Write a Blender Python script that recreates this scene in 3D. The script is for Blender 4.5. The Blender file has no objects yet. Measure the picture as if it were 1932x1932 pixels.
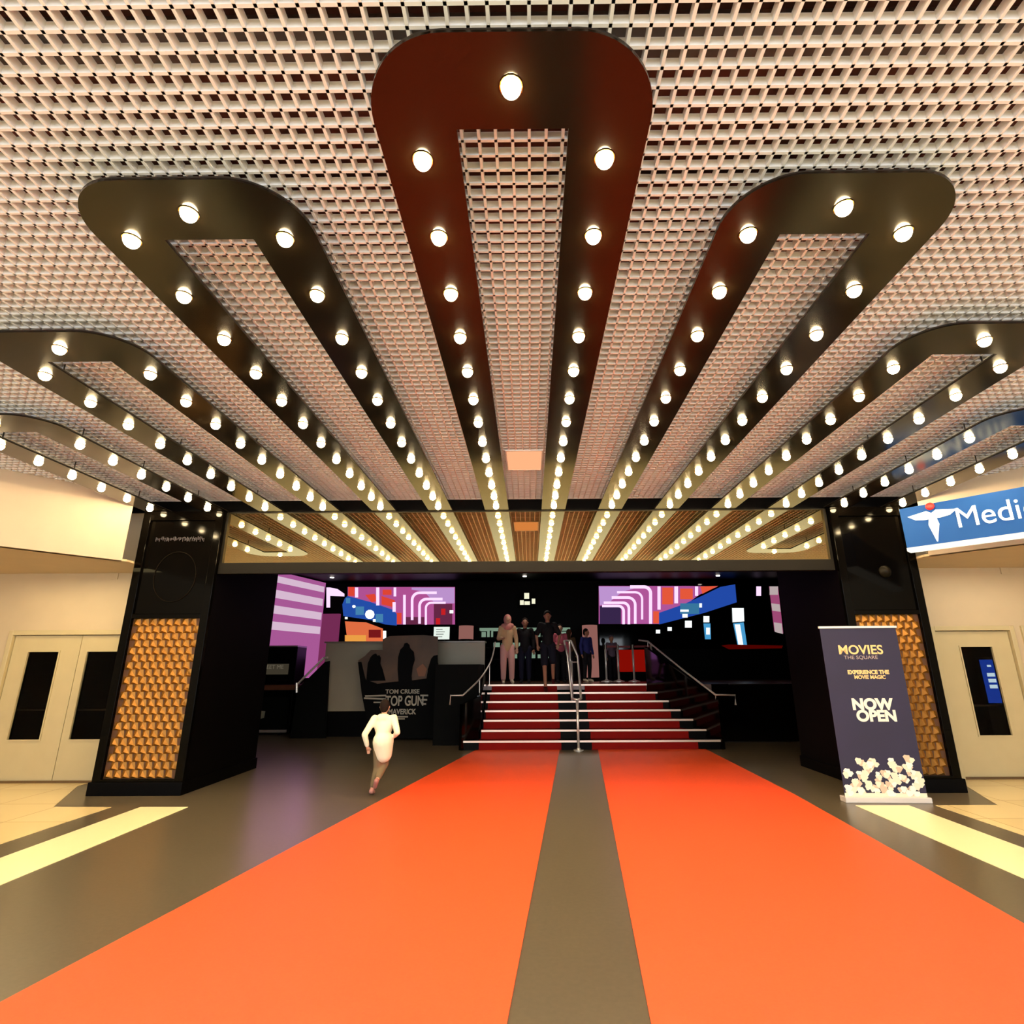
import bpy, bmesh, math, random
from mathutils import Vector, Matrix
random.seed(7)
S = bpy.context.scene
COL = S.collection

# ------------------------------------------------------------------ camera, world, lights, exposure
F_PX, CX, CY = 1022.57, 993.14, 966.32
PITCH, YAW, ROLL, HC = 0.279723, 0.0054714, 0.0051529, 1.55
cam_d = bpy.data.cameras.new('camera')
cam = bpy.data.objects.new('camera', cam_d); COL.objects.link(cam)
cam_d.sensor_fit = 'HORIZONTAL'; cam_d.sensor_width = 36
cam_d.lens = F_PX / 1932 * 36
cam_d.shift_x = (966 - CX) / 1932
cam_d.shift_y = -(966 - CY) / 1932
cam_d.clip_start = 0.05; cam_d.clip_end = 200
cam.location = (0, 0, HC)
cam.matrix_world = Matrix.Translation((0, 0, HC)) @ Matrix.Rotation(YAW, 4, 'Z') @ Matrix.Rotation(math.pi/2 + PITCH, 4, 'X') @ Matrix.Rotation(-ROLL, 4, 'Z')
S.camera = cam

W = bpy.data.worlds.new('mall_daylight'); S.world = W; W.use_nodes = True
W.node_tree.nodes['Background'].inputs[0].default_value = (0.86, 0.94, 1.0, 1)
W.node_tree.nodes['Background'].inputs[1].default_value = 2.9

S.view_settings.view_transform = 'Standard'; S.view_settings.look = 'None'
S.view_settings.gamma = 1; S.view_settings.use_curve_mapping = False
S.view_settings.exposure = 0.45
S.cycles.max_bounces = 8; S.cycles.diffuse_bounces = 4; S.cycles.glossy_bounces = 5
S.cycles.sample_clamp_indirect = 4.0
S.cycles.caustics_reflective = False; S.cycles.caustics_refractive = False
S.cycles.use_denoising = True
BULB_L = 150.0

def lamp(name, kind, loc, energy, color, size=0.2, rot=(0, 0, 0), spot=None, size_y=None):
    d = bpy.data.lights.new(name, kind); d.energy = energy; d.color = color
    if kind == 'AREA':
        d.size = size
        if size_y: d.shape = 'RECTANGLE'; d.size_y = size_y
    elif kind == 'SPOT':
        d.shadow_soft_size = size; d.spot_size = spot or 1.6; d.spot_blend = 0.6
    else: d.shadow_soft_size = size
    o = bpy.data.objects.new(name, d); COL.objects.link(o); o.location = loc; o.rotation_euler = rot
    return o
# fill light added behind the camera for the grid; downlights over the side bays
lamp('forecourt_fill', 'AREA', (0, -3.2, 3.9), 150, (1, .95, .86), 5, (0, 0, 0), size_y=2.2)
lamp('bay_light', 'AREA', (-7.0, 7.6, 2.94), 12, (1, .80, .46), 1.6, (0, 0, 0), size_y=.5)
lamp('bay_light', 'AREA', (6.9, 7.6, 2.94), 11, (1, .84, .60), 1.6, (0, 0, 0), size_y=.5)
lamp('cove_light', 'AREA', (-6.2, 7.35, 2.98), 8, (1, .78, .36), 1.2, (math.radians(0), math.radians(0), 0), size_y=.3)

def ray(x, y):
    dx, dy = (x - CX) / F_PX, -(y - CY) / F_PX
    cr, sr = math.cos(ROLL), math.sin(ROLL)
    r, t = cr*dx + sr*dy, -sr*dx + cr*dy
    cp, sp = math.cos(PITCH), math.sin(PITCH)
    Yc, Z = cp - t*sp, sp + t*cp
    c, s = math.cos(YAW), math.sin(YAW)
    return Vector((c*r - s*Yc, s*r + c*Yc, Z))
def at(x, y, Y):
    "the point at depth Y that was measured at this spot of the photograph"
    d = ray(x, y); return d * (Y / d.y) + Vector((0, 0, HC))

# ------------------------------------------------------------------ materials
def lin(c):
    return tuple(((v/255)/12.92 if v/255 <= .04045 else ((v/255+.055)/1.055)**2.4) for v in c) + (1,)
def mat(name, rgb, rough=.5, metal=0, spec=.5, emit=0, noise=0, nscale=8, bump=0, bscale=40, lin_in=False, coat=0):
    m = bpy.data.materials.new(name); m.use_nodes = True
    nt = m.node_tree; b = nt.nodes['Principled BSDF']
    c = tuple(rgb) + (1,) if lin_in else lin(rgb)
    b.inputs['Base Color'].default_value = c
    b.inputs['Roughness'].default_value = rough; b.inputs['Metallic'].default_value = metal
    b.inputs['Specular IOR Level'].default_value = spec
    if coat: b.inputs['Coat Weight'].default_value = coat; b.inputs['Coat Roughness'].default_value = .05
    if emit:
        b.inputs['Emission Color'].default_value = c; b.inputs['Emission Strength'].default_value = emit
    tc = None
    if noise or bump:
        tc = nt.nodes.new('ShaderNodeTexCoord')
    if noise:
        n = nt.nodes.new('ShaderNodeTexNoise'); n.inputs['Scale'].default_value = nscale; n.inputs['Detail'].default_value = 4
        nt.links.new(tc.outputs['Object'], n.inputs['Vector'])
        r = nt.nodes.new('ShaderNodeMapRange'); r.inputs[1].default_value = .3; r.inputs[2].default_value = .7
        r.inputs[3].default_value = 1 - noise; r.inputs[4].default_value = 1 + noise
        nt.links.new(n.outputs[0], r.inputs[0])
        v = nt.nodes.new('ShaderNodeVectorMath'); v.operation = 'SCALE'; v.inputs[0].default_value = c[:3]
        nt.links.new(r.outputs[0], v.inputs['Scale']); nt.links.new(v.outputs[0], b.inputs['Base Color'])
    if bump:
        n2 = nt.nodes.new('ShaderNodeTexNoise'); n2.inputs['Scale'].default_value = bscale
        nt.links.new(tc.outputs['Object'], n2.inputs['Vector'])
        bp = nt.nodes.new('ShaderNodeBump'); bp.inputs['Strength'].default_value = bump; bp.inputs['Distance'].default_value = .01
        nt.links.new(n2.outputs[0], bp.inputs['Height']); nt.links.new(bp.outputs[0], b.inputs['Normal'])
    return m
M = {}
M['grid'] = mat('painted_grid', (232, 229, 231), .5)
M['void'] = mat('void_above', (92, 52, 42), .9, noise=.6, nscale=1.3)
M['slab'] = mat('gloss_black_panel', (9, 6, 3), .16, spec=.34)
M['rim'] = mat('panel_rim', (16, 12, 8), .4)
M['socket'] = mat('brass_socket', (150, 110, 50), .3, 1)
M['mirror'] = mat('bronze_mirror', (.62, .46, .20), .015, 1, lin_in=True)
M['dark_frame'] = mat('dark_bronze_frame', (15, 11, 4), .5, spec=.12)
M['black'] = mat('black_paint', (3, 2, 2), .5, spec=.06)
M['pillar_gloss'] = mat('pillar_gloss', (4, 3, 2), .08, spec=.07)
M['gloss_black'] = mat('black_gloss', (3, 2, 2), .06, spec=.5)
M['jet'] = mat('matt_black', (2, 2, 2), .8, spec=.1)
M['floor'] = mat('dark_vinyl', (92, 82, 66), .28, spec=.45, noise=.08, nscale=30)
M['carpet'] = mat('red_runner', (243, 84, 40), .5, spec=.35, noise=.05, nscale=60, bump=.1, bscale=300)
M['cream_strip'] = mat('cream_vinyl', (250, 238, 190), .3)
M['cream'] = mat('cream_paint', (192, 172, 140), .6, noise=.03, nscale=3)
M['bulk'] = mat('bulkhead_paint', (172, 156, 138), .7, noise=.03, nscale=2)
M['creamdoor'] = mat('cream_door_paint', (188, 171, 130), .4, noise=.03, nscale=4)
M['gold'] = mat('gold_tile', (146, 98, 32), .42, .6)
M['steel'] = mat('brushed_steel', (215, 206, 196), .35, .55)
M['nosing'] = mat('aluminium_nosing', (226, 205, 190), .35, .6)
M['stair_red'] = mat('stair_carpet_red', (118, 12, 7), .7, spec=.08, noise=.08, nscale=60)
M['glass'] = mat('dark_glass', (3, 3, 3), .05, spec=.5)
M['white'] = mat('white_plastic', (235, 232, 225), .4)

def emis(name, rgb, s=1.0):
    m = bpy.data.materials.new(name); m.use_nodes = True; nt = m.node_tree
    nt.nodes.remove(nt.nodes['Principled BSDF'])
    e = nt.nodes.new('ShaderNodeEmission'); e.inputs[0].default_value = lin(rgb); e.inputs[1].default_value = s*.8
    nt.links.new(e.outputs[0], nt.nodes['Material Output'].inputs[0]); return m
def bulb_mat():
    m = bpy.data.materials.new('bulb_glow'); m.use_nodes = True; nt = m.node_tree
    nt.nodes.remove(nt.nodes['Principled BSDF'])
    e = nt.nodes.new('ShaderNodeEmission'); e.inputs[0].default_value = (1, .75, .40, 1); e.inputs[1].default_value = BULB_L
    lw = nt.nodes.new('ShaderNodeLayerWeight'); lw.inputs[0].default_value = .5      # glare ring put into the emission: dimmer and yellower towards the edge
    rp = nt.nodes.new('ShaderNodeMapRange'); rp.inputs[1].default_value = .45; rp.inputs[2].default_value = .80
    rp.inputs[3].default_value = BULB_L*1.35; rp.inputs[4].default_value = 1.1
    nt.links.new(lw.outputs['Facing'], rp.inputs[0]); nt.links.new(rp.outputs[0], e.inputs[1])
    nt.links.new(e.outputs[0], nt.nodes['Material Output'].inputs[0]); return m
M['bulb'] = bulb_mat()

def tiles_mat():
    m = mat('cream_stone_tiles', (236, 212, 158), .22, spec=.5)
    nt = m.node_tree; b = nt.nodes['Principled BSDF']
    tc = nt.nodes.new('ShaderNodeTexCoord'); br = nt.nodes.new('ShaderNodeTexBrick')
    br.inputs['Scale'].default_value = 1; br.inputs['Mortar Size'].default_value = .006
    br.inputs['Brick Width'].default_value = .8; br.inputs['Row Height'].default_value = .8; br.offset = 0
    br.inputs['Color1'].default_value = lin((238, 214, 160)); br.inputs['Color2'].default_value = lin((230, 206, 152))
    br.inputs['Mortar'].default_value = lin((190, 164, 115))
    nt.links.new(tc.outputs['Object'], br.inputs[0]); nt.links.new(br.outputs[0], b.inputs['Base Color']); return m
M['tiles'] = tiles_mat()

# ------------------------------------------------------------------ mesh helpers
class MB:
    def __init__(s): s.v = []; s.f = []
    def poly(s, pts):
        n = len(s.v); s.v += [tuple(p) for p in pts]; s.f.append(tuple(range(n, n+len(pts)))); return s
    def box(s, x0, y0, z0, x1, y1, z1, M4=None):
        n = len(s.v)
        P = [(x0,y0,z0),(x1,y0,z0),(x1,y1,z0),(x0,y1,z0),(x0,y0,z1),(x1,y0,z1),(x1,y1,z1),(x0,y1,z1)]
        if M4: P = [tuple(M4 @ Vector(p)) for p in P]
        s.v += P
        s.f += [tuple(n+i for i in q) for q in ((0,3,2,1),(4,5,6,7),(0,1,5,4),(1,2,6,5),(2,3,7,6),(3,0,4,7))]; return s
    def prism(s, pts, z0, z1):
        "upright prism over a plan outline (counter-clockwise)"
        n = len(s.v); k = len(pts)
        s.v += [(p[0], p[1], z0) for p in pts] + [(p[0], p[1], z1) for p in pts]
        s.f.append(tuple(n+i for i in reversed(range(k)))); s.f.append(tuple(n+k+i for i in range(k)))
        for i in range(k):
            j = (i+1) % k; s.f.append((n+i, n+j, n+k+j, n+k+i))
        return s
    def slab_xz(s, pts, y0, y1):
        "outline in x, z given depth from y0 to y1"
        n = len(s.v); k = len(pts)
        s.v += [(p[0], y0, p[1]) for p in pts] + [(p[0], y1, p[1]) for p in pts]
        s.f.append(tuple(n+i for i in range(k))); s.f.append(tuple(n+k+i for i in reversed(range(k))))
        for i in range(k):
            j = (i+1) % k; s.f.append((n+j, n+i, n+k+i, n+k+j))
        return s
    def tube(s, path, r, seg=10, caps=True):
        path = [Vector(p) for p in path]; rs = r if isinstance(r, (list, tuple)) else [r]*len(path)
        n0 = len(s.v); up = Vector((0, 0, 1))
        for i, p in enumerate(path):
            a = path[max(i-1, 0)]; b = path[min(i+1, len(path)-1)]; d = (b-a).normalized()
            u = d.cross(up)
            if u.length < .05: u = d.cross(Vector((0, 1, 0)))
            u.normalize(); w = d.cross(u)
            for k in range(seg):
                t = 2*math.pi*k/seg; s.v.append(tuple(p + (u*math.cos(t) + w*math.sin(t))*rs[i]))
        for i in range(len(path)-1):
            for k in range(seg):
                a = n0+i*seg+k; b = n0+i*seg+(k+1) % seg; s.f.append((a, b, b+seg, a+seg))
        if caps:
            s.f.append(tuple(n0+k for k in reversed(range(seg)))); e = n0+(len(path)-1)*seg
            s.f.append(tuple(e+k for k in range(seg)))
        return s
    def ball(s, c, r, seg=14, rings=9, sc=(1, 1, 1)):
        n = len(s.v); c = Vector(c)
        s.v.append((c.x, c.y, c.z+r*sc[2]))
        for i in range(1, rings):
            ph = math.pi*i/rings
            for k in range(seg):
                t = 2*math.pi*k/seg
                s.v.append((c.x+r*sc[0]*math.sin(ph)*math.cos(t), c.y+r*sc[1]*math.sin(ph)*math.sin(t), c.z+r*sc[2]*math.cos(ph)))
        s.v.append((c.x, c.y, c.z-r*sc[2])); L = len(s.v)-1
        for k in range(seg): s.f.append((n, n+1+k, n+1+(k+1) % seg))
        for i in range(rings-2):
            for k in range(seg):
                a = n+1+i*seg+k; b = n+1+i*seg+(k+1) % seg; s.f.append((a, a+seg, b+seg, b))
        for k in range(seg): s.f.append((n+1+(rings-2)*seg+k, L, n+1+(rings-2)*seg+(k+1) % seg))
        return s
    def lathe(s, prof, c=(0, 0, 0), seg=16):
        "profile (radius, z) turned about the z axis"
        n = len(s.v)
        for r, z in prof:
            for k in range(seg):
                t = 2*math.pi*k/seg; s.v.append((c[0]+r*math.cos(t), c[1]+r*math.sin(t), c[2]+z))
        for i in range(len(prof)-1):
            for k in range(seg):
                a = n+i*seg+k; b = n+i*seg+(k+1) % seg; s.f.append((a, b, b+seg, a+seg))
        s.f.append(tuple(n+k for k in reversed(range(seg)))); e = n+(len(prof)-1)*seg
        s.f.append(tuple(e+k for k in range(seg))); return s
    def build(s, name, m, parent=None, smooth=False, bevel=0):
        me = bpy.data.meshes.new(name); me.from_pydata(s.v, [], s.f); me.validate()
        bm = bmesh.new(); bm.from_mesh(me)
        big = [f for f in bm.faces if len(f.verts) > 4]
        if big: bmesh.ops.triangulate(bm, faces=big)
        bmesh.ops.recalc_face_normals(bm, faces=bm.faces); bm.to_mesh(me); bm.free()
        if smooth:
            for p in me.polygons: p.use_smooth = True
        me.materials.append(m)
        o = bpy.data.objects.new(name, me); COL.objects.link(o)
        if parent: o.parent = parent
        if bevel:
            b = o.modifiers.new('bevel', 'BEVEL'); b.width = bevel; b.segments = 2; b.limit_method = 'ANGLE'
        return o
def tag(o, label=None, cat=None, group=None, kind=None):
    if label: o['label'] = label
    if cat: o['category'] = cat
    if group: o['group'] = group
    if kind: o['kind'] = kind
    return o
def thing(name, label, cat, loc=(0, 0, 0), rz=0, group=None):
    o = bpy.data.objects.new(name, None); COL.objects.link(o); o.location = loc; o.rotation_euler = (0, 0, rz)
    o.empty_display_size = .2
    return tag(o, label, cat, group)
def struct(o): return tag(o, kind='structure')
def text(name, body, size, m, parent, loc, rot=(math.pi/2, 0, 0), align='CENTER', bold=.0, ext=.004, sx=1):
    c = bpy.data.curves.new(name, 'FONT'); c.body = body; c.size = size; c.align_x = align; c.align_y = 'CENTER'
    c.extrude = ext; c.offset = bold
    t = bpy.data.objects.new(name, c); COL.objects.link(t)
    dg = bpy.context.evaluated_depsgraph_get(); dg.update()
    me = bpy.data.meshes.new_from_object(t.evaluated_get(dg)); bpy.data.objects.remove(t)
    me.materials.clear(); me.materials.append(m)
    o = bpy.data.objects.new(name, me); COL.objects.link(o)
    if parent: o.parent = parent
    o.location = loc; o.rotation_euler = rot; o.scale = (sx, 1, 1)
    return o

# ------------------------------------------------------------------ setting
ZB = 3.767          # height of the bulb centres
ZS = 3.80           # underside of the marquee panels
ZG = 3.977          # underside of the open grid
YM = 7.75           # mirror plane
# floor: dark vinyl, cream stone in the bays, cream strips
fl = MB().box(-11, -6, -.12, 11, 20, 0); struct(fl.build('floor', M['floor']))
t = MB().prism([(-10.4, -5.5), (-4.93, -5.5), (-4.93, 7.04), (-5.63, 7.06), (-6.3, 8.25), (-6.3, 8.46), (-10.4, 8.46)], 0, .004)
t.v = [(x+(0), y, z) for x, y, z in t.v]
struct(t.build('floor', M['tiles']))
t = MB().prism([(4.66, -5.5), (10.4, -5.5), (10.4, 8.45), (6.0, 8.45), (5.38, 6.98), (4.66, 6.97)], 0, .004)
struct(t.build('floor', M['tiles']))
struct(MB().box(-4.45, -5.5, 0, 4.2, 1.0, .003).build('floor', M['tiles']))  # unseen pale floor behind the camera, added to bounce light onto the grid
struct(MB().prism([(-4.45, -4), (-3.88, -4), (-4.02, 7.03), (-4.587, 7.04)], 0, .004).build('trim_1', M['cream_strip']))
struct(MB().prism([(3.6, -4), (4.2, -4), (4.36, 6.977), (3.749, 6.986)], 0, .004).build('trim_2', M['cream_strip']))
# red runners
r1 = MB().prism([(-2.93, 1.2), (-.26, 1.2), (.574, 11.62), (-1.063, 11.62)], 0, .007).build('red_carpet_runner', M['carpet'])
tag(r1, 'long red floor runner left of the dark centre strip, leading up to the stairs', 'carpet')
r2 = MB().prism([(.37, 1.2), (2.92, 1.2), (3.06, 3.95), (3.31, 7.54), (3.425, 11.62), (1.328, 11.62)], 0, .007).build('red_carpet_runner', M['carpet'])
tag(r2, 'long red floor runner right of the dark centre strip, nearest the banner stand', 'carpet')

# open grid ceiling of crossing blades
CELL, BT, BH = .0801, .014, .05
g = MB()
x = -9.6
while x < 9.6: g.box(x-BT/2, -1.2, ZG, x+BT/2, YM, ZG+BH); x += CELL
y = -1.2
while y < YM: g.box(-9.6, y-BT/2, ZG, 9.6, y+BT/2, ZG+BH-.001); y += CELL
g.box(-9.6, YM-.03, ZG-.002, 9.6, YM-.012, ZG+BH)
struct(g.build('ceiling', M['grid']))
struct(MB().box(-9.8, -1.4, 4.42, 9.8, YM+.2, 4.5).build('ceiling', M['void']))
# ducts and pipes above the grid
for i, (yy, c) in enumerate(((.95, (120, 40, 34)), (1.75, (90, 84, 80)), (2.6, (96, 40, 30)), (3.7, (80, 70, 60)))):
    p = MB().tube([(-9.5, yy, 4.27), (9.5, yy, 4.27)], .085, 12)
    p.tube([(-9.5, yy, 4.27), (-9.5, yy, 4.42)], .01, 6).tube([(9.5, yy, 4.27), (9.5, yy, 4.42)], .01, 6)
    struct(p.build('trim_%d' % (10+i), mat('pipe_paint', c, .6)))
# light panel in the grid
lp = thing('ceiling_light', 'glowing orange panel set in the grid between the central light loops', 'ceiling light', (-.055, 6.16, ZG-.012))
MB().box(-.205, -.31, .004, .205, .31, .02).build('diffuser', emis('orange_panel', (255, 176, 128), 1.0), lp)
f_ = MB()
for a in ((-.22, -.325, .22, -.31), (-.22, .31, .22, .325), (-.22, -.31, -.205, .31), (.205, -.31, .22, .31)): f_.box(a[0], a[1], 0, a[2], a[3], .03)
f_.build('frame', M['grid'], lp)

# wall over the mirror, mirror fascia
struct(MB().box(-5.6, YM+.06, 3.0, 5.45, YM+.5, 4.5).build('wall_front', M['black']))
struct(MB().box(-5.66, YM-.0, ZS+.0, 5.5, YM+.06, 4.42).build('trim_3', M['black']))
mf = thing('mirror_fascia', 'wide bronze mirror band above the entrance reflecting rows of bulbs', 'mirror', (-.06, YM, 3.0))
MB().box(-4.43, 0, .03, 4.43, .04, .795).build('mirror_glass', M['mirror'], mf)
MB().box(-4.43, -.05, -.13, 4.43, .05, .03).build('lower_rail', M['dark_frame'], mf, bevel=.004)
MB().box(-4.43, -.012, .785, 4.43, .0, .8).build('upper_rail', M['dark_frame'], mf)
for sgn in (-1, 1): MB().box(*(sorted((sgn*4.40, sgn*4.44))[0], -.03, .03, sorted((sgn*4.40, sgn*4.44))[1], .03, .79)).build('side_rail', M['dark_frame'], mf)

# ------------------------------------------------------------------ marquee light loops
PITCHX, X0, BY0, BDY = .8363, -.0614, 1.947, .4625
HW = .175
def arc(cx_, cy_, r, a0, a1, n=14): return [(cx_+r*math.cos(a0+(a1-a0)*i/n), cy_+r*math.sin(a0+(a1-a0)*i/n)) for i in range(n+1)]
def make_bulb(parent, x, y, src=[None]):
    if src[0] is None:
        b = MB().lathe([(.004, -.041), (.012, -.040), (.022, -.036), (.031, -.028), (.038, -.017), (.042, -.005), (.042, .004)], seg=14).build('bulb', M['bulb'], smooth=True)
        s = MB().lathe([(.048, .003), (.048, .008)], seg=14).build('socket', M['socket'], smooth=False)
        src[0] = (b.data, s.data); bpy.data.objects.remove(b); bpy.data.objects.remove(s)
    b = bpy.data.objects.new('bulb', src[0][0]); COL.objects.link(b); b.parent = parent
    k = bpy.data.objects.new('socket', src[0][1]); COL.objects.link(k); k.parent = b
    b.location = (x, y, -.0085)
    return b
loops = [
    (0, 1.428, 0, 'central marquee light loop nearest the camera, its rounded end largest of all'),
    (-1, 2.04, 1, 'marquee light loop immediately left of the central loop'),
    (1, 2.04, 1, 'marquee light loop immediately right of the central loop'),
    (-2, 3.24, 4, 'second marquee light loop left of the central loop, rounded end at the left frame edge'),
    (2, 3.235, 4, 'second marquee light loop right of the central loop, rounded end at the right frame edge'),
    (-3, 4.49, 7, 'outermost marquee light loop on the left, running to the left pillar'),
    (3, 4.51, 7, 'outermost marquee light loop on the right, running above the blue sign'),
]
for j, ys, k0, label in loops:
    xc = X0 + 2*j*PITCHX; h = PITCHX/2
    lo = thing('marquee_light_loop', label, 'marquee lights', (xc, 0, ZS), 0, 'marquee light loops under the grid ceiling')
    o_, i_ = h+HW, h-HW
    R = .34
    ye = YM-.012
    outer = [(-o_, ye)] + arc(-o_+R, ys+R, R, math.pi, 1.5*math.pi) + arc(o_-R, ys+R, R, 1.5*math.pi, 2*math.pi) + [(o_, ye)]
    inner = [(i_, ye), (i_, ys+.375), (-i_, ys+.375), (-i_, ye)]
    MB().prism(outer+inner, 0, .012).build('panel', M['slab'], lo)
    def off(pts, d): return pts
    rim = MB()
    # thin upright rim around the outline
    pl = outer+inner
    for a in range(len(pl)-1):
        (ax, ay), (bx, by) = pl[a], pl[a+1]
        if abs(ay-ye) < 1e-6 and abs(by-ye) < 1e-6: continue
        d = Vector((bx-ax, by-ay)).normalized(); nx, ny = -d.y*.006, d.x*.006
        q = [(ax, ay), (bx, by), (bx+nx, by+ny), (ax+nx, ay+ny)]
        rim.prism(q, .0125, .022)
    rim.build('rim', M['rim'], lo)
    for sx in (-h, h):
        for yy in (ys+.7, (ys+ye)/2, ye-.5): MB().tube([(sx, yy, .012), (sx, yy, ZG-ZS+.03)], .006, 6).build('hanger_rod', M['rim'], lo)
    make_bulb(lo, 0, ys+.195)
    for k in range(k0, 13):
        for sx in (-h, h): make_bulb(lo, sx, BY0+BDY*k)

# ------------------------------------------------------------------ pillars
def gold_tiles(x0, z0, x1, z1, y):
    g = MB(); nc, nr = 8, 21; w = (x1-x0)/(nc+.5); hgt = (z1-z0)/nr
    for r in range(nr):
        for c in range(nc):
            cx_ = x0 + w*(c+.5+(.5 if r % 2 else 0)); b = z0+hgt*r
            L, Rr = cx_-w*.5, cx_+w*.5
            P = [(L, y, b), (cx_, y-.004, b-hgt*.0), (Rr, y, b), (Rr-w*.14, y, b+hgt*1.04), (cx_, y, b+hgt*1.06), (L+w*.14, y, b+hgt*1.04)]
            ap = (cx_, y-.042, b+hgt*.30); tp = (cx_, y-.014, b+hgt*.92)
            n = len(g.v); g.v += P+[ap, tp]
            g.f += [(n, n+1, n+6), (n+1, n+2, n+6), (n+2, n+3, n+7, n+6), (n+5, n, n+6, n+7), (n+3, n+4, n+7), (n+4, n+5, n+7)]
    return g
def pillar(xa, xb, label, side):
    t = thing('pillar', label, 'pillar', ((xa+xb)/2, 7.65, 0)); w = (xb-xa)/2
    MB().box(-w, .06, 0, w, 1.95, ZS-.004).build('shaft', M['black'], t)
    fr = MB().box(-w, 0, .16, -w+.11, .06, ZS-.004).box(w-.11, 0, .16, w, .06, ZS-.004).box(-w+.11, 0, .16, w-.11, .06, .19).box(-w+.11, 0, 2.24, w-.11, .06, 2.30).box(-w+.11, 0, 3.66, w-.11, .06, ZS-.004)
    fr.build('front_frame', M['pillar_gloss'], t, bevel=.004)
    MB().box(-w-.02, -.03, 0, w+.02, 1.97, .16).build('plinth', M['black'], t, bevel=.005)
    gold_tiles(-w+.115, .195, w-.115, 2.235, .05).build('gold_tile_panel', M['gold'], t)
    MB().box(-w+.105, .052, .185, w-.105, .08, 2.245).build('tile_backing', mat('tile_backing', (84, 48, 14), .6), t)
    MB().box(-w+.115, .03, 2.305, w-.115, .055, 3.655).build('glass_panel', M['pillar_gloss'], t)
    return t
pl = pillar(-5.68, -4.50, 'black pillar on the left with gold tiles and an unlit ring behind glass', -1)
rg = MB(); pts = [(.01+.30*math.cos(a), .026, 2.83+.36*math.sin(a)) for a in [2*math.pi*i/40 for i in range(41)]]
rg.tube(pts, .007, 8, caps=False); rg.build('ring', mat('dim_ring', (13, 8, 4), .7, spec=.05), pl)
st = MB()
for i in range(42):
    xx = -.36+.017*i+random.uniform(-.004, .004); st.box(xx, .022, 3.34+random.uniform(0, .05), xx+.007, .028, 3.39+random.uniform(0, .03))
st.build('faint_lettering', mat('faint_lettering', (58, 54, 62), .5), pl)
pr_ = pillar(4.40, 5.52, 'black pillar on the right with gold tiles, half hidden by the banner stand', 1)
dm = MB().lathe([(.085, 0), (.085, .02), (.07, .03), (.055, .055), (.03, .075), (.005, .08)], seg=20)
dm.v = [(x+.09, .03-z, y+2.84) for x, y, z in dm.v]
dm.build('camera_dome', M['dark_frame'], pr_, smooth=True)

# ------------------------------------------------------------------ door walls (bays left and right)
YD = 8.45
def wall_with_opening(name, x0, x1, oa, ob, zo):
    m = MB()
    m.box(x0, YD, 0, oa, YD+.15, 4.0).box(ob, YD, 0, x1, YD+.15, 4.0).box(oa, YD, zo, ob, YD+.15, 4.0)
    return struct(m.build(name, M['cream']))
wall_with_opening('wall_left', -10.5, -5.69, -7.94, -5.72, 2.12)
w = MB().box(5.53, YD, 0, 6.09, YD+.15, 4.0).box(7.31, YD, 0, 7.46, YD+.15, 4.0).box(8.6, YD, 0, 10.5, YD+.15, 4.0).box(6.09, YD, 2.11, 7.31, YD+.15, 4.0).box(7.46, YD, 2.11, 8.6, YD+.15, 4.0)
struct(w.build('wall_right', M['cream']))
for xa, xb in ((-10.5, -5.7), (5.55, 10.5)):   # dark back rooms seen through the door glass
    struct(MB().box(xa, YD+1.6, 0, xb, YD+1.7, 2.6).box(xa, YD+.15, 2.4, xb, YD+1.6, 2.45).build('wall_back', M['jet']))
struct(MB().box(-10.5, YD-.012, 0, -5.7, YD, .035).build('baseboard_left', mat('brown_skirting', (96, 70, 34), .5)))
struct(MB().box(5.53, YD-.012, 0, 10.5, YD, .035).build('baseboard_right', mat('brown_skirting', (90, 66, 36), .5)))
def frame(x0, x1, z1, n):
    m = MB().box(x0, YD-.03, 0, x0+.07, YD+.1, z1).box(x1-.07, YD-.03, 0, x1, YD+.1, z1).box(x0+.07, YD-.03, z1-.07, x1-.07, YD+.1, z1)
    return struct(m.build('trim_%d' % n, M['creamdoor'], bevel=.006))
frame(-7.97, -5.71, 2.14, 4); frame(6.06, 7.33, 2.13, 5); frame(7.44, 8.65, 2.13, 6)
def leaf(n, x0, x1, wx0, wx1, z1, glass=True):
    d = MB().box(x0, YD+.02, .03, wx0, YD+.06, z1).box(wx1, YD+.02, .03, x1, YD+.06, z1).box(wx0, YD+.02, .03, wx1, YD+.06, .575).box(wx0, YD+.02, 1.825, wx1, YD+.06, z1)
    o = struct(d.build('door_%d' % n, M['creamdoor']))
    fr = MB().box(wx0-.02, YD+.008, .56, wx1+.02, YD+.02, .58).box(wx0-.02, YD+.008, 1.82, wx1+.02, YD+.02, 1.84).box(wx0-.02, YD+.008, .58, wx0, YD+.02, 1.82).box(wx1, YD+.008, .58, wx1+.02, YD+.02, 1.82)
    fr.build('glazing_bead', M['creamdoor'], o)
    gm = M['door_glass']
    MB().box(wx0, YD+.036, .575, wx1, YD+.042, 1.825).build('glass_pane', gm, o)
    MB().tube([(wx0-.1, YD+.11, .98), (wx1+.1, YD+.11, .98)], .014, 10).build('push_bar', M['dim_steel'], o)
    return o
gm = bpy.data.materials.new('clear_dark_glass'); gm.use_nodes = True
b_ = gm.node_tree.nodes['Principled BSDF']; b_.inputs['Base Color'].default_value = (.5, .5, .5, 1)
b_.inputs['Transmission Weight'].default_value = 1; b_.inputs['Roughness'].default_value = 0; b_.inputs['IOR'].default_value = 1.12
M['door_glass'] = gm; M['dim_steel'] = mat('dim_steel', (90, 82, 74), .3, 1)
leaf(1, -7.89, -6.865, -7.64, -7.17, 2.06); leaf(2, -6.855, -5.79, -6.735, -6.25, 2.06)
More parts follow.
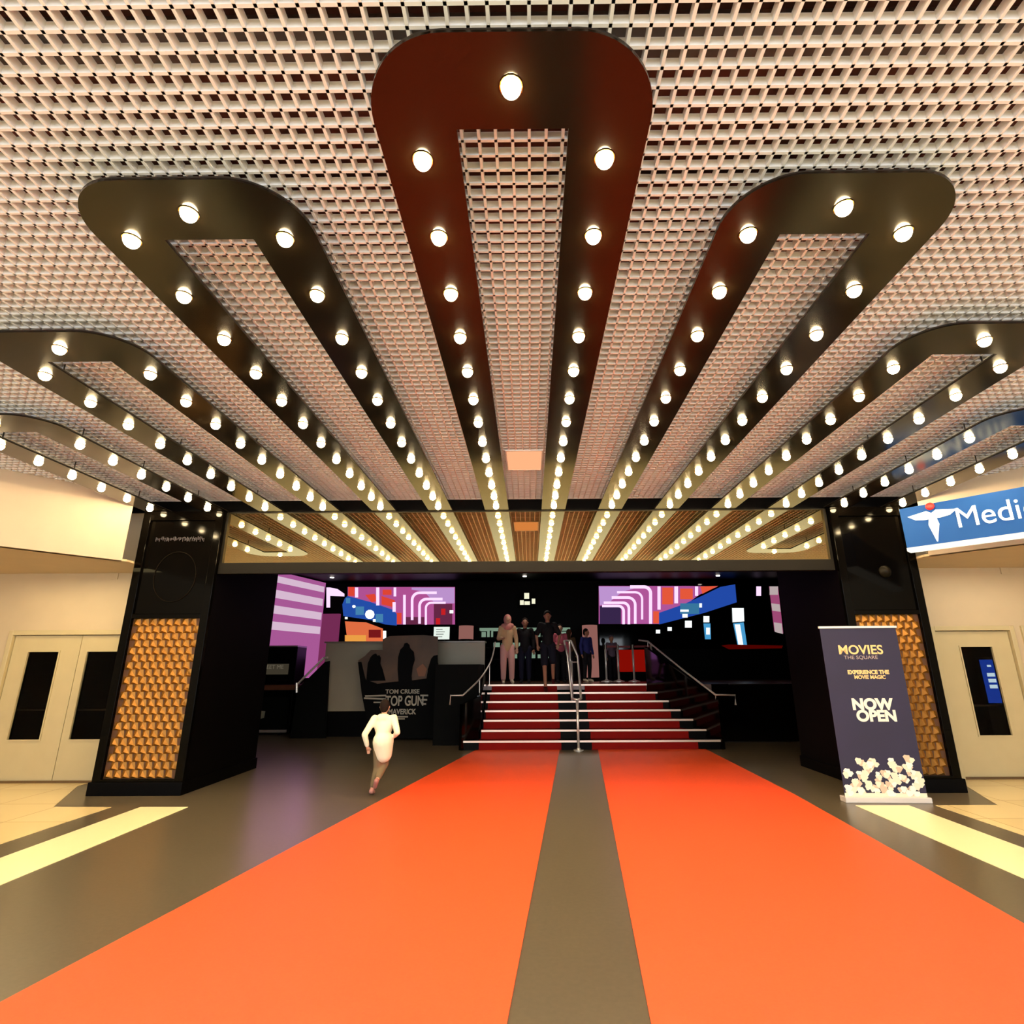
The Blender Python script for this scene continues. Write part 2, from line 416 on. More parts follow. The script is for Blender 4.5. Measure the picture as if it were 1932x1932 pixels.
leaf(3, 6.14, 7.25, 6.49, 6.96, 2.05); leaf(4, 7.52, 8.57, 7.8, 8.27, 2.05)
# blue screen reflected in the door glass, built as a totem behind it
tm = thing('reflected_totem', 'reflection of a narrow blue lit screen, built as a totem behind the right door glass', 'screen', (7.36, 9.1, 0))
MB().box(-.16, 0, 0, .16, .08, .95).build('stand', mat('totem_grey', (70, 66, 58), .5), tm)
MB().box(-.16, 0, .95, .16, .08, 1.68).build('casing', M['gloss_black'], tm)
MB().box(-.13, -.006, .98, .13, 0, 1.64).build('screen', emis('blue_screen', (28, 62, 165), 1.1), tm)
lt = MB()
for z in (1.2, 1.29, 1.38): lt.box(-.06, -.012, z, .06, -.006, z+.055)
lt.box(-.03, -.012, 1.53, .03, -.006, 1.56).build('screen_letters', emis('pale_letters', (220, 245, 255), 1.2), tm)

# slanting bulkheads above the bays, with soffits
def bulk(A, B, n, m):
    d = Vector((B[0]-A[0], B[1]-A[1])).normalized(); nrm = Vector((-d.y, d.x))
    if nrm.y < 0: nrm = -nrm
    q = [A, B, (B[0]+nrm.x*.12, B[1]+nrm.y*.12), (A[0]+nrm.x*.12, A[1]+nrm.y*.12)]
    struct(MB().prism(q, 3.02, 4.42).build('trim_%d' % n, m))
bulk((-5.69, 7.42), (-9.6, 2.75), 7, M['bulk']); bulk((5.53, 7.42), (9.4, 3.1), 8, M['bulk'])
struct(MB().prism([(-5.69, 7.5), (-5.69, YD), (-10.4, YD), (-10.4, 2.2), (-9.6, 2.8)], 3.02, 3.05).build('ceiling', M['cream']))
struct(MB().prism([(5.53, 7.5), (9.4, 3.15), (10.4, 2.4), (10.4, YD), (5.53, YD)], 3.02, 3.05).build('ceiling', M['cream']))
for sx, xx, lb in ((-1, -6.545, 'small white wall lamp above the left doors'), (1, 7.42, 'small white wall lamp above the right door, under the blue sign')):
    s = thing('wall_lamp', lb, 'lamp', (xx, YD, 2.97))
    MB().lathe([(.03, 0), (.03, .012)], seg=14).build('lens', emis('lamp_lens', (255, 246, 225), 4), s).rotation_euler = (math.pi/2, 0, 0)
    MB().box(-.06, -.014, -.05, .06, 0, .05).build('back_plate', M['cream'], s)

# blue sign over the right bay
A, B = Vector((4.93, 6.97, 0)), Vector((7.3, 4.42, 0))
dd = (B-A).normalized(); ang = math.atan2(dd.y, dd.x)
sg = thing('shop_sign', 'blue shop sign with white winged staff emblem, reading Medic', 'sign', (A.x, A.y, 3.03), ang)
Ln = (B-A).length
MB().box(0, 0, 0, Ln, .16, .53).build('sign_box', mat('sign_blue', (10, 70, 140), .6, spec=.2, emit=.1), sg, bevel=.008)
MB().box(.0, -.012, -.045, Ln, .16, -.001).build('light_strip', emis('strip_white', (255, 244, 220), 1.3), sg)
em = MB()
def wing(sx):
    return [(.34, .40), (.34+sx*.05, .435), (.34+sx*.26, .40), (.34+sx*.18, .34), (.34+sx*.08, .325), (.34, .33)]
em.slab_xz(wing(1), -.02, 0).slab_xz(list(reversed(wing(-1))), -.02, 0)
em.slab_xz([(.30, .33), (.38, .33), (.395, .25), (.36, .1), (.345, .03), (.335, .03), (.32, .1), (.285, .25)], -.02, 0)
WL = mat('sign_white', (226, 236, 228), .4, emit=.5)
em.build('emblem', WL, sg)
MB().ball((.34, -.02, .49), .05, 14, 8, (1, .4, 1)).build('emblem_ball', mat('red_ball', (190, 20, 20), .4, emit=.3), sg)
text('lettering', 'Medic', .36, WL, sg, (.56, -.004, .27), align='LEFT', bold=.0, ext=.012, sx=.88)

# ------------------------------------------------------------------ roll-up banner
bn = thing('banner_stand', 'dark blue roll-up banner stand reading NOW OPEN above printed popcorn', 'banner', (4.21, 7.14, 0), math.radians(-2.5))
W_ = .475
navy = mat('banner_navy', (28, 23, 56), .6, noise=.12, nscale=2)
MB().box(-W_, 0, .06, W_, .006, 2.02).build('banner_sheet', navy, bn)
MB().box(-W_-.01, -.012, 2.02, W_+.01, .018, 2.045).build('top_bar', mat('bar_silver', (235, 230, 220), .35), bn)
MB().box(-W_-.02, -.05, 0, W_+.02, .09, .06).build('base', mat('base_silver', (214, 204, 196), .4), bn, bevel=.006)
MB().tube([(0, .05, .06), (0, .03, 2.02)], .012, 8).build('pole', M['steel'], bn)
gl = mat('banner_gold', (236, 196, 130), .5); wl = mat('banner_white', (246, 238, 214), .5); pk = mat('banner_pale', (170, 156, 150), .5)
text('logo_lettering', 'MOVIES', .155, gl, bn, (-.01, -.002, 1.745), bold=.003, ext=.001, sx=1.05)
text('lettering', 'THE SQUARE', .062, pk, bn, (-.02, -.002, 1.655), ext=.001, sx=1.15)
text('lettering', 'EXPERIENCE THE', .066, gl, bn, (.04, -.002, 1.475), ext=.001, bold=.003)
text('lettering', 'MOVIE MAGIC', .06, gl, bn, (.05, -.002, 1.415), ext=.001, bold=.002)
text('lettering', 'NOW', .175, wl, bn, (.02, -.002, 1.09), bold=.009, ext=.001, sx=1.05)
text('lettering', 'OPEN', .175, wl, bn, (.05, -.002, .955), bold=.008, ext=.001, sx=1.05)
cols = [mat('popcorn_a', (240, 226, 200), .6), mat('popcorn_b', (214, 188, 160), .6), mat('popcorn_c', (250, 242, 226), .6)]
pcs = [MB(), MB(), MB()]
rnd = random.Random(3)
heap = [(-.42, .30), (-.33, .22), (-.37, .13), (-.22, .42), (-.16, .34), (-.1, .4), (-.25, .3), (.14, .42), (.2, .36), (.35, .45), (.31, .36), (.4, .3), (.43, .2), (-.05, .26), (.03, .3), (-.18, .18), (-.1, .12), (.08, .2), (.16, .25), (.25, .27), (.05, .11), (.2, .14), (.36, .14), (-.28, .11), (-.42, .11), (.3, .1), (-.02, .18)]
for hi, (px, pz) in enumerate(heap):
    for q in range(6):
        a = rnd.uniform(0, 6.28); rr = rnd.uniform(0, .055); r_ = rnd.uniform(.024, .044)
        c_ = (max(-W_+r_, min(W_-r_, px+rr*math.cos(a))), pz+rr*math.sin(a))
        k = rnd.choice((0, 0, 1, 2)); n_ = 9; ph = rnd.uniform(0, 1)
        pts = [(c_[0]+r_*(1+.22*math.sin(3*tt_+ph))*math.cos(tt_), c_[1]+r_*(1+.22*math.sin(3*tt_+ph))*math.sin(tt_)) for tt_ in [2*math.pi*i/n_ for i in range(n_)]]
        y0 = -.0010-.0006*q-.00004*hi
        pcs[k].poly([(p[0], y0, max(.065, p[1])) for p in pts])
allp = MB(); own = []
for k in range(3):
    n0 = len(allp.v); allp.v += pcs[k].v; allp.f += [tuple(n0+i for i in f) for f in pcs[k].f]; own += [k]*len(pcs[k].f)
me_ = bpy.data.meshes.new('popcorn_print'); me_.from_pydata(allp.v, [], allp.f)
for c_m in cols: me_.materials.append(c_m)
for i_p, p_ in enumerate(me_.polygons): p_.material_index = own[i_p]
pop = bpy.data.objects.new('popcorn_print', me_); COL.objects.link(pop); pop.parent = bn
MB().box(-W_, -.003, .06, W_, -.0005, .1).build('print_band', cols[0], bn)

# ------------------------------------------------------------------ staircase and platform
RISE, TR, YS0, ZP = .168, .29, 11.5, 1.176
def xr(Y): return 3.75 + (Y-11.5)*(2.73-3.75)/(13.24-11.5)
def xl(Y): return -1.33 + (Y-11.5)*1.15 if Y < 11.79 else min(-.98, -1.0+(Y-11.79)*.05)
stp = MB(); red = MB(); nos = []
for i in range(7):
    y0 = YS0+TR*i; z0, z1 = RISE*i, RISE*(i+1); y1 = YS0+TR*(i+1) if i < 6 else 17.0
    a, b = xl(y0+.001)-.02, xr(y0)-.02
    if i < 6: stp.prism([(a, y0), (b, y0), (xr(y1)-.02, y1+.05), (xl(y1)-.02, y1+.05)], 0, z1)
so = struct(stp.build('stairs', M['black']))
rs = MB()
for i in range(7):
    y0 = YS0+TR*i; z1 = RISE*(i+1); t_ = i/6
    for (c0, c1) in ((-1.02+.12*t_ , .60+.02*t_), (1.20+.06*t_, 3.28-.55*t_)):
        c0 = max(c0, xl(y0)); c1 = min(c1, xr(y0)-.04)
        rs.box(c0, y0-.006, RISE*i+.002, c1, y0, z1-.028)
        if i < 6: rs.prism([(c0, y0+.03), (c1, y0+.03), (c1-.1, y0+TR-.002), (c0, y0+TR-.002)], z1, z1+.004)
rs.build('stair_carpet', M['stair_red'], so)
for i in range(7):
    y0 = YS0+TR*i; z1 = RISE*(i+1)
    MB().box(xl(y0), y0-.016, z1-.03, xr(y0)-.025, y0+.02, z1+.006).build('nosing', M['nosing'], so)
# platform
struct(MB().prism([(-8.4, 13.9), (-1.02, 13.9), (-1.02, 13.25), (2.71, 13.25), (4.2, 12.62), (8.4, 12.62), (8.4, 17.2), (-8.4, 17.2)], ZP-.12, ZP).build('floor', mat('platform_floor', (96, 60, 44), .25, noise=.1, nscale=4)))
struct(MB().box(4.0, 12.6, 0, 8.4, 12.66, ZP-.12).box(4.0, 12.58, ZP-.12, 8.4, 12.62, ZP+.01).build('wall_platform', M['gloss_black']))
struct(MB().box(4.38, 12.56, ZP-.005, 5.6, 12.6, ZP+.015).box(3.78, 12.5, 0, 5.55, 12.6, .02).build('trim_9', M['dim_steel']))
# black glossy flank of the stairs, right
def flank(p, q, zb0, zt0, zb1, zt1, th, name, m, lab):
    d = Vector((q[0]-p[0], q[1]-p[1])).normalized(); n = Vector((d.y, -d.x))*th
    mb = MB(); k = 0
    mb.v = [(p[0], p[1], zb0), (q[0], q[1], zb1), (q[0], q[1], zt1), (p[0], p[1], zt0),
            (p[0]+n.x, p[1]+n.y, zb0), (q[0]+n.x, q[1]+n.y, zb1), (q[0]+n.x, q[1]+n.y, zt1), (p[0]+n.x, p[1]+n.y, zt0)]
    mb.f = [(0,1,2,3), (7,6,5,4), (0,4,5,1), (1,5,6,2), (2,6,7,3), (3,7,4,0)]
    return struct(mb.build(name, m))
flank((3.74, 11.46), (2.70, 13.24), 0, .93, 0, 2.02, .08, 'wall_stair_right', M['gloss_black'], '')
flank((-1.36, 11.46), (-1.02, 11.82), 0, .85, 0, 1.0, -.08, 'wall_stair_left', M['gloss_black'], '')
flank((-1.02, 11.82), (-1.0, 13.9), 0, 1.0, 0, 1.62, -.08, 'wall_stair_left', M['gloss_black'], '')
struct(MB().box(-2.05, 12.2, 0, -1.12, 13.75, 1.63).build('wall_stair_left', M['jet']))

def rail(pts, r, name, label, posts=(), brackets=()):
    t = thing(name, label, 'handrail', tuple(pts[0]))
    o = Vector(pts[0])
    MB().tube([Vector(p)-o for p in pts], r, 10).build('rail', M['steel'], t, smooth=True)
    for a, b, rr in posts: MB().tube([Vector(a)-o, Vector(b)-o], rr, 10).build('post', M['steel'], t, smooth=True)
    for a, b in brackets: MB().tube([Vector(a)-o, Vector(b)-o], .008, 6).build('bracket', M['steel'], t)
    return t, o
def smooth_path(P, n=6):
    P = [Vector(p) for p in P]; out = []
    for i in range(len(P)-1):
        p0, p1, p2, p3 = P[max(i-1, 0)], P[i], P[i+1], P[min(i+2, len(P)-1)]
        for k in range(n):
            t = k/n; out.append(.5*((2*p1)+(p2-p0)*t+(2*p0-5*p1+4*p2-p3)*t*t+(3*p1-p0-3*p2+p3)*t**3))
    return out+[P[-1]]
Lp = [at(849, 1330, 11.45), at(850, 1312, 11.45), at(873, 1312, 11.5)] + smooth_path([at(873, 1312, 11.5), at(905, 1281, 12.0), at(924, 1252, 12.7), at(931, 1230, 13.4), at(934, 1212, 14.0)])[1:]
rail(Lp, .017, 'handrail', 'curved steel handrail along the left side of the stairs', brackets=[(at(905, 1281, 12.0), at(905, 1281, 12.0)+Vector((0, 0, -.4))), (at(924, 1252, 12.7), at(924, 1252, 12.7)+Vector((0, 0, -.45)))])
Rp = [at(1388, 1330, 11.4), at(1387, 1312, 11.4), at(1350, 1311, 11.5), at(1286, 1262, 12.4), at(1222, 1210, 13.24), at(1205, 1208, 13.4)]
rail(Rp, .02, 'handrail', 'straight steel handrail along the right side of the stairs', brackets=[(Rp[2]-Vector((0, 0, .0)), Rp[2]+Vector((.0, .02, -.12))), (Rp[4], Rp[4]+Vector((0, .02, -.12)))])
# central double handrail
b0 = Vector((.93, 11.38, 0)); 
za = .93
c1 = [Vector((.93, 11.42, za)), Vector((1.02, 11.55, za+.02)), Vector((1.09, 12.9, 1.80)), Vector((1.02, 13.9, 2.19)), Vector((.93, 14.0, 2.2))]
c2 = [Vector((.93, 11.42, za)), Vector((.84, 11.55, za+.02)), Vector((.86, 12.9, 1.80)), Vector((.85, 13.9, 2.19)), Vector((.93, 14.0, 2.2))]
t_, o_ = rail(c1, .024, 'handrail', 'double steel handrail standing in the middle of the stairs', posts=[((.93, 11.42, .0), (.93, 11.42, za), .026), ((.93, 12.78, RISE*5), (.93, 12.78, 1.7), .03), ((.98, 13.8, ZP), (.98, 13.8, 2.17), .024)])
MB().tube([p-o_ for p in c2], .024, 10).build('rail', M['steel'], t_, smooth=True)
bb = MB().lathe([(.10, -za), (.10, -za+.014), (.04, -za+.02), (.03, -za+.05)], seg=18); bb.build('base_plate', M['steel'], t_)
MB().tube([(-.1, 1.36, .74), (.17, 1.36, .74)], .012, 8).build('bracket', M['steel'], t_)

# ------------------------------------------------------------------ foyer shell
YB = 17.2
struct(MB().box(-8.5, YB, 0, 8.5, YB+.15, 4.3).build('wall_back', M['black']))
struct(MB().box(-8.6, 9.6, 0, -8.5, YB, 4.3).build('wall_left', M['black']))
struct(MB().box(8.5, 9.6, 0, 8.6, YB, 4.3).build('wall_right', M['black']))
struct(MB().box(-8.6, YM+.5, 4.2, 8.6, YB+.15, 4.3).build('ceiling', M['black']))
struct(MB().box(-10.6, 9.55, 0, -5.6, 9.62, 4.3).build('wall_front', M['black']))
struct(MB().box(5.5, 9.55, 0, 10.6, 9.62, 4.3).build('wall_front', M['black']))
struct(MB().box(-10.6, -4, 0, -10.5, 9.6, 4.6).build('wall_left', M['cream']))
struct(MB().box(10.5, -4, 0, 10.6, 9.6, 4.6).build('wall_right', M['cream']))
# downlights in the foyer ceiling
for xx, yy, lb in ((-5.92, 16.1, 'small round downlight above the left video wall'), (-.15, 16.1, 'small round downlight above the exit sign'), (5.65, 16.2, 'small round downlight above the right mirror-like wall')):
    d = thing('downlight', lb, 'ceiling light', (xx, yy, 4.2), 0, 'downlights in the foyer ceiling')
    MB().lathe([(.055, -.03), (.055, -.012)], seg=16).build('lens', emis('downlight_lens', (255, 240, 225), 12), d)
    MB().lathe([(.085, -.012), (.085, 0)], seg=16).build('trim_ring', M['dim_steel'], d)
lamp('foyer_spot', 'SPOT', (.1, 14.2, 4.1), 60, (1, .88, .74), .1, (0, 0, 0), 1.9)
lamp('foyer_spot', 'SPOT', (-3.8, 12.6, 4.1), 22, (1, .86, .66), .1, (0, 0, 0), 1.5)

# lit sign on the back wall
ex = thing('exit_sign', 'small white lit overhead sign of blocks on the dark back wall', 'sign', (-.09, YB-.06, 3.62))
MB().box(-.3, 0, -.26, .3, .05, .26).build('casing', M['jet'], ex)
es = emis('sign_lit', (238, 236, 205), 1.0)
MB().box(-.085, -.01, .02, .07, 0, .2).build('pictogram', es, ex)
MB().box(-.22, -.01, -.17, -.1, 0, -.03).box(-.08, -.01, -.17, .09, 0, -.06).box(.15, -.01, -.14, .26, 0, .02).build('lettering', es, ex)

# ------------------------------------------------------------------ video wall left, reflections right
def shapes_on(parent, yy, items, conv, base=.006):
    for n, (nm, c, s, polys) in enumerate(items):
        mb = MB()
        for P in polys:
            q = [conv(*p) for p in P]
            mb.poly([(a, yy-base-.002*n, b) for a, b in q])
        mb.build(nm, emis('lit_'+nm, c, s), parent)
def strip(path, w):
    "flat ribbon of width w along a path"
    out = []; path = [Vector(p) for p in path]
    for i in range(len(path)-1):
        a, b = path[i], path[i+1]; d = (b-a).normalized(); n = Vector((-d.y, d.x))*w/2; e = d*w*.12
        out.append([a-n-e, b-n+e, b+n+e, a+n-e])
    return out
def arch(x0, ytop, xend, ybot, r):
    P = [(xend, ytop)]
    sg_ = 1 if xend > x0 else -1
    for i in range(7):
        a = math.pi/2*i/6; P.append((x0+sg_*(r-r*math.sin(a)), ytop+(r-r*math.cos(a))))
    P.append((x0, ybot)); return P
vw = thing('video_wall', 'bright video wall on the left showing pink neon arches and a blue band', 'screen', (0, YB-.1, 0))
def cL(px, py): p = at(px, py, YB-.16); return p.x, p.z
MB().box(at(611, 1100, 17.1).x, 0, at(611, 1216, 17.1).z, at(861, 1216, 17.1).x, .08, at(611, 1102, 17.1).z).build('casing', M['jet'], vw)
rect = lambda a, b, c, d: [(a, b), (c, b), (c, d), (a, d)]
L_items = [
    ('picture_ground', (168, 78, 140), 1.0, [[(655, 1107), (858, 1107), (858, 1178), (745, 1178), (655, 1125)]]),
    ('picture_orange', (214, 66, 48), 1.0, [rect(656, 1107, 668, 1124), [(688, 1122), (706, 1120), (712, 1134), (700, 1136)], rect(721, 1112, 738, 1122), [(719, 1124), (744, 1132), (744, 1146), (719, 1140)], rect(747, 1156, 757, 1177)]),
    ('picture_lilac', (180, 140, 196), 1.0, [[(776, 1108), (857, 1108), (857, 1138), (820, 1138), (800, 1116), (776, 1112)]]),
    ('picture_purple', (96, 38, 66), 1.0, [rect(818, 1139, 853, 1178), rect(762, 1164, 800, 1178)]),
    ('picture_blue', (34, 74, 160), 1.0, [[(650, 1128), (655, 1124), (700, 1136), (740, 1150), (748, 1158), (748, 1180), (726, 1178), (700, 1170), (647, 1162), (645, 1140)]]),
    ('picture_teal', (66, 124, 168), 1.0, [rect(670, 1144, 686, 1160), rect(708, 1158, 722, 1174), rect(652, 1128, 660, 1138)]),
    ('neon_tube', (240, 206, 246), 1.15, [rect(615, 1108, 622, 1146), [(622, 1108), (636, 1111), (649, 1120), (649, 1125), (622, 1124)], rect(669, 1108, 675, 1127), rect(709, 1108, 715, 1142), rect(742, 1108, 747, 1125), rect(740, 1136, 746, 1154), rect(760, 1122, 765, 1178)]
        + strip(arch(777, 1118, 823, 1169, 14), 5) + strip(arch(791, 1130, 834, 1176, 13), 5) + strip(arch(803, 1137, 840, 1178, 10), 4)),
    ('picture_red', (190, 30, 34), 1.0, [rect(832, 1148, 840, 1160), rect(822, 1166, 830, 1178)]),
    ('white_lamp', (250, 255, 246), 1.3, [[(697+9*math.cos(a), 1159+9*math.sin(a)) for a in [k*.63 for k in range(10)]], [(667+3.5*math.cos(a), 1144+3*math.sin(a)) for a in [k*.9 for k in range(7)]], rect(650, 1164, 655, 1168), rect(703, 1168, 708, 1173), rect(848, 1151, 855, 1157), rect(721, 1190, 728, 1206)]),
    ('lit_counter', (226, 110, 66), .9, [[(650, 1172), (690, 1174), (722, 1186), (722, 1210), (655, 1210)]]),
    ('lit_counter_yellow', (236, 160, 70), .9, [rect(650, 1198, 690, 1210)]),
    ('lit_counter_red', (120, 24, 26), .9, [rect(695, 1188, 718, 1203)]),
]
shapes_on(vw, 0, L_items, cL)
mn = thing('menu_screen', 'small white lit menu screen standing on the grey counter top', 'screen', (at(833, 1200, 14).x, 14.0, 2.2))
MB().box(-.2, 0, .05, .2, .03, .36).build('screen', emis('menu_white', (225, 236, 226), 1.0), mn)
MB().box(-.21, .001, .04, .21, .05, .37).build('casing', M['jet'], mn)
MB().box(-.08, -.04, 0, .08, .1, .04).build('foot', M['jet'], mn)
ml = MB()
for k_ in range(4): ml.box(-.14, -.004, .11+.06*k_, .02+.03*(k_ % 3), 0, .125+.06*k_)
ml.build('screen_lines', mat('menu_ink', (110, 130, 120), .6), mn)
vr = thing('video_wall', 'wide dark glossy wall on the right, reflections of neon arches, blue band and lit kiosks painted on it as glowing shapes', 'screen', (0, YB-.1, 0))  # reflections in a glossy wall, drawn as flat glowing shapes
MB().box(at(1127, 1100, 17.1).x, 0, at(1127, 1226, 17.1).z, at(1484, 1216, 17.1).x, .08, at(1127, 1102, 17.1).z).build('casing', M['gloss_black'], vr)
R_items = [
    ('picture_ground', (168, 82, 146), 1.0, [[(1130, 1105), (1300, 1105), (1355, 1106), (1320, 1122), (1245, 1177), (1130, 1177)]]),
    ('picture_lilac', (182, 142, 200), 1.0, [[(1130, 1106), (1212, 1106), (1175, 1116), (1150, 1136), (1132, 1142)]]),
    ('picture_orange', (220, 84, 56), 1.0, [rect(1250, 1108, 1271, 1140), rect(1284, 1110, 1308, 1130), rect(1233, 1153, 1244, 1176), [(1322, 1106), (1356, 1105), (1326, 1120)]]),
    ('picture_dark', (52, 36, 70), 1.0, [rect(1132, 1143, 1172, 1177)]),
    ('picture_blue', (32, 70, 160), 1.0, [[(1244, 1156), (1290, 1140), (1325, 1124), (1360, 1107), (1388, 1102), (1391, 1136), (1330, 1156), (1244, 1178)]]),
    ('picture_teal', (54, 112, 150), 1.0, [rect(1284, 1138, 1320, 1158)]),
    ('neon_tube', (240, 206, 246), 1.15, strip(arch(1177, 1143, 1137, 1177, 10), 5) + strip(arch(1187, 1137, 1140, 1177, 11), 5) + strip(arch(1199, 1127, 1155, 1176, 14), 5) + strip(arch(1212, 1117, 1165, 1168, 13), 4) + strip(arch(1228, 1107, 1190, 1176, 12), 6)
        + [rect(1241, 1106, 1247, 1150), rect(1273, 1106, 1280, 1138), rect(1312, 1106, 1318, 1124), rect(1428, 1106, 1437, 1124)]),
    ('reflected_stripe_pink', (150, 70, 110), 1.0, [[(1452, 1106), (1469, 1106), (1479, 1195), (1462, 1190)]]),
    ('reflected_stripe_pale', (176, 160, 160), 1.0, [rect(1453, 1106, 1469, 1122), [(1456, 1138), (1472, 1140), (1474, 1154), (1458, 1152)], [(1461, 1174), (1476, 1176), (1478, 1196), (1463, 1192)]]),
    ('lit_kiosk_blue', (70, 150, 200), 1.0, [[(1384, 1176), (1404, 1174), (1411, 1222), (1394, 1224)], [(1328, 1176), (1341, 1176), (1342, 1206), (1331, 1206)]]),
    ('lit_kiosk_white', (240, 250, 250), 1.2, [[(1382, 1147), (1404, 1147), (1405, 1172), (1383, 1174)], [(1387, 1178), (1397, 1178), (1404, 1222), (1395, 1223)], rect(1328, 1162, 1339, 1174), rect(1333, 1184, 1340, 1197), rect(1284, 1150, 1300, 1154), rect(1288, 1158, 1298, 1165), rect(1293, 1171, 1306, 1184), rect(1238, 1188, 1246, 1195), rect(1260, 1183, 1268, 1190), rect(1320, 1138, 1325, 1146)]),
    ('red_glow', (92, 4, 0), .8, [[(1362, 1232), (1415, 1228), (1480, 1228), (1478, 1234), (1415, 1240), (1410, 1250), (1362, 1250)]]),
]
R_items[-1] = ('red_glow', (78, 3, 0), .8, [[(1362, 1218), (1376, 1216), (1478, 1218), (1476, 1223), (1376, 1225)]])
shapes_on(vr, 0, R_items, cL)
# striped pink light wall at far left
ps = thing('striped_light_wall', 'pink and pale striped lit wall panel at the far left of the foyer', 'wall panel', (-6.5, 14.0, 0))
PA, PB = at(500, 1187, 14.6), at(603, 1194, 16.9)
def cP(u, z): q = PA.lerp(PB, u); return (q.x+6.5, q.y-14.0, z)
bk = MB().poly([cP(-.02, 1.3), cP(1.03, 1.3), cP(1.03, 4.15), cP(-.02, 4.15)]); 
off_ = Vector((-.05, .05, 0)); bk.poly([tuple(Vector(cP(-.02, 4.15))+off_), tuple(Vector(cP(1.03, 4.15))+off_), tuple(Vector(cP(1.03, 1.3))+off_), tuple(Vector(cP(-.02, 1.3))+off_)])
bk.build('panel', emis('pink_panel', (160, 84, 142), 1.0), ps)
sp = MB()
for z0, z1 in ((2.57, 2.79), (3.0, 3.22), (3.42, 3.64), (3.84, 4.02)):
    a, b = [cP(0, z0), cP(1, z0), cP(1, z1), cP(0, z1)], Vector((.012, -.012, 0))
    sp.poly([tuple(Vector(p)+b) for p in a])
sp.build('pale_stripe', emis('pale_stripe', (206, 178, 200), 1.0), ps)
lamp('striped_wall_glow', 'AREA', (-5.9, 15.3, 2.4), 14, (.75, .25, .9), 3.4, (math.radians(-68), 0, math.radians(20)), size_y=1.2)
pw = MB().box(at(603, 1160, 16.95).x, 16.95, ZP, at(641, 1160, 16.95).x, 17.05, at(620, 1158, 16.95).z).build('pink_wall_section', emis('dim_pink', (116, 44, 84), .9))
tag(pw, 'plain dim pink lit wall section beside the striped panel', 'wall panel')

# ------------------------------------------------------------------ foyer furnishings
ct = thing('foyer_counter', 'long pale grey counter front behind the film display', 'counter', (0, 13.8, 0))
gp = mat('counter_grey', (140, 128, 108), .5, noise=.06, nscale=2)
MB().box(-5.06, 0, .57, -1.12, .08, 2.16).build('front_panel', gp, ct)
MB().box(-5.1, -.03, 2.16, -1.12, .5, 2.2).build('worktop', mat('counter_top', (120, 108, 96), .3), ct, bevel=.005)
MB().box(-5.06, .02, 0, -1.12, .1, .57).build('plinth', M['black'], ct)
# film display
sd = thing('film_display', 'large cardboard film display reading TOP GUN MAVERICK with dark silhouettes', 'display', (-2.95, 13.1, 0))
board = mat('display_board', (72, 48, 28), .6, noise=.35, nscale=1.5)
def dz(px, py): p = at(px, py, 13.1); return p.x+2.95, p.z
def outline(parent, nm, P, m, y0, y1, mb=None):
    b = MB().slab_xz([dz(*p) for p in reversed(P)], y0, y1); return b.build(nm, m, parent)
outline(sd, 'backdrop', [(722, 1206), (735, 1200), (800, 1198), (826, 1201), (826, 1212), (826, 1252), (826, 1392), (700, 1392), (690, 1345), (683, 1305), (676, 1246), (688, 1238), (700, 1226), (722, 1226)], board, 0, .03)
jet = M['jet']
outline(sd, 'dark_base', [(676, 1249), (682, 1249), (690, 1282), (712, 1290), (745, 1286), (775, 1284), (805, 1280), (808, 1262), (816, 1251), (827, 1251), (827, 1393), (700, 1393), (690, 1345), (683, 1308)], jet, -.03, 0)
outline(sd, 'silhouette_person', [(753, 1290), (751, 1262), (752, 1240), (756, 1226), (762, 1220), (764, 1214), (769, 1213), (773, 1217), (774, 1223), (781, 1230), (783, 1245), (779, 1258), (777, 1275), (778, 1290)], jet, -.05, -.02)
outline(sd, 'silhouette_person', [(692, 1285), (695, 1252), (700, 1240), (705, 1235), (710, 1233), (713, 1238), (716, 1236), (719, 1241), (718, 1252), (722, 1262), (728, 1284)], jet, -.05, -.02)
outline(sd, 'silhouette_person', [(806, 1284), (808, 1262), (814, 1243), (819, 1237), (826, 1236), (827, 1284)], jet, -.05, -.02)
outline(sd, 'glowing_patch', [(786, 1262), (798, 1252), (806, 1262), (802, 1276), (790, 1276)], mat('patch_orange', (120, 70, 36), .6), -.026, -.001)
lm = mat('display_letters', (150, 140, 122), .45)
q = dz(760, 1305); text('lettering', 'TOM CRUISE', .13, lm, sd, (q[0], -.034, q[1]), bold=.003, ext=.004, sx=1.05)
q = dz(764, 1323); text('lettering', 'TOP GUN', .30, lm, sd, (q[0], -.034, q[1]), bold=.006, ext=.004, sx=.66)
q = dz(759, 1343); text('lettering', 'MAVERICK', .16, lm, sd, (q[0], -.034, q[1]), bold=.004, ext=.004, sx=.82)
wg = MB()
for P in (strip([(690, 1313), (729, 1312)], 3), strip([(688, 1317), (729, 1319)], 3), strip([(706, 1325), (729, 1325)], 2.4), strip([(794, 1312), (808, 1312)], 3), strip([(796, 1320), (806, 1320)], 3), strip([(797, 1328), (804, 1328)], 3), strip([(742, 1352), (770, 1352)], 2.6), strip([(748, 1356), (764, 1356)], 2)):
    for p in P: wg.slab_xz([dz(*c) for c in p], -.04, -.03)
wg.build('wing_bars', lm, sd)

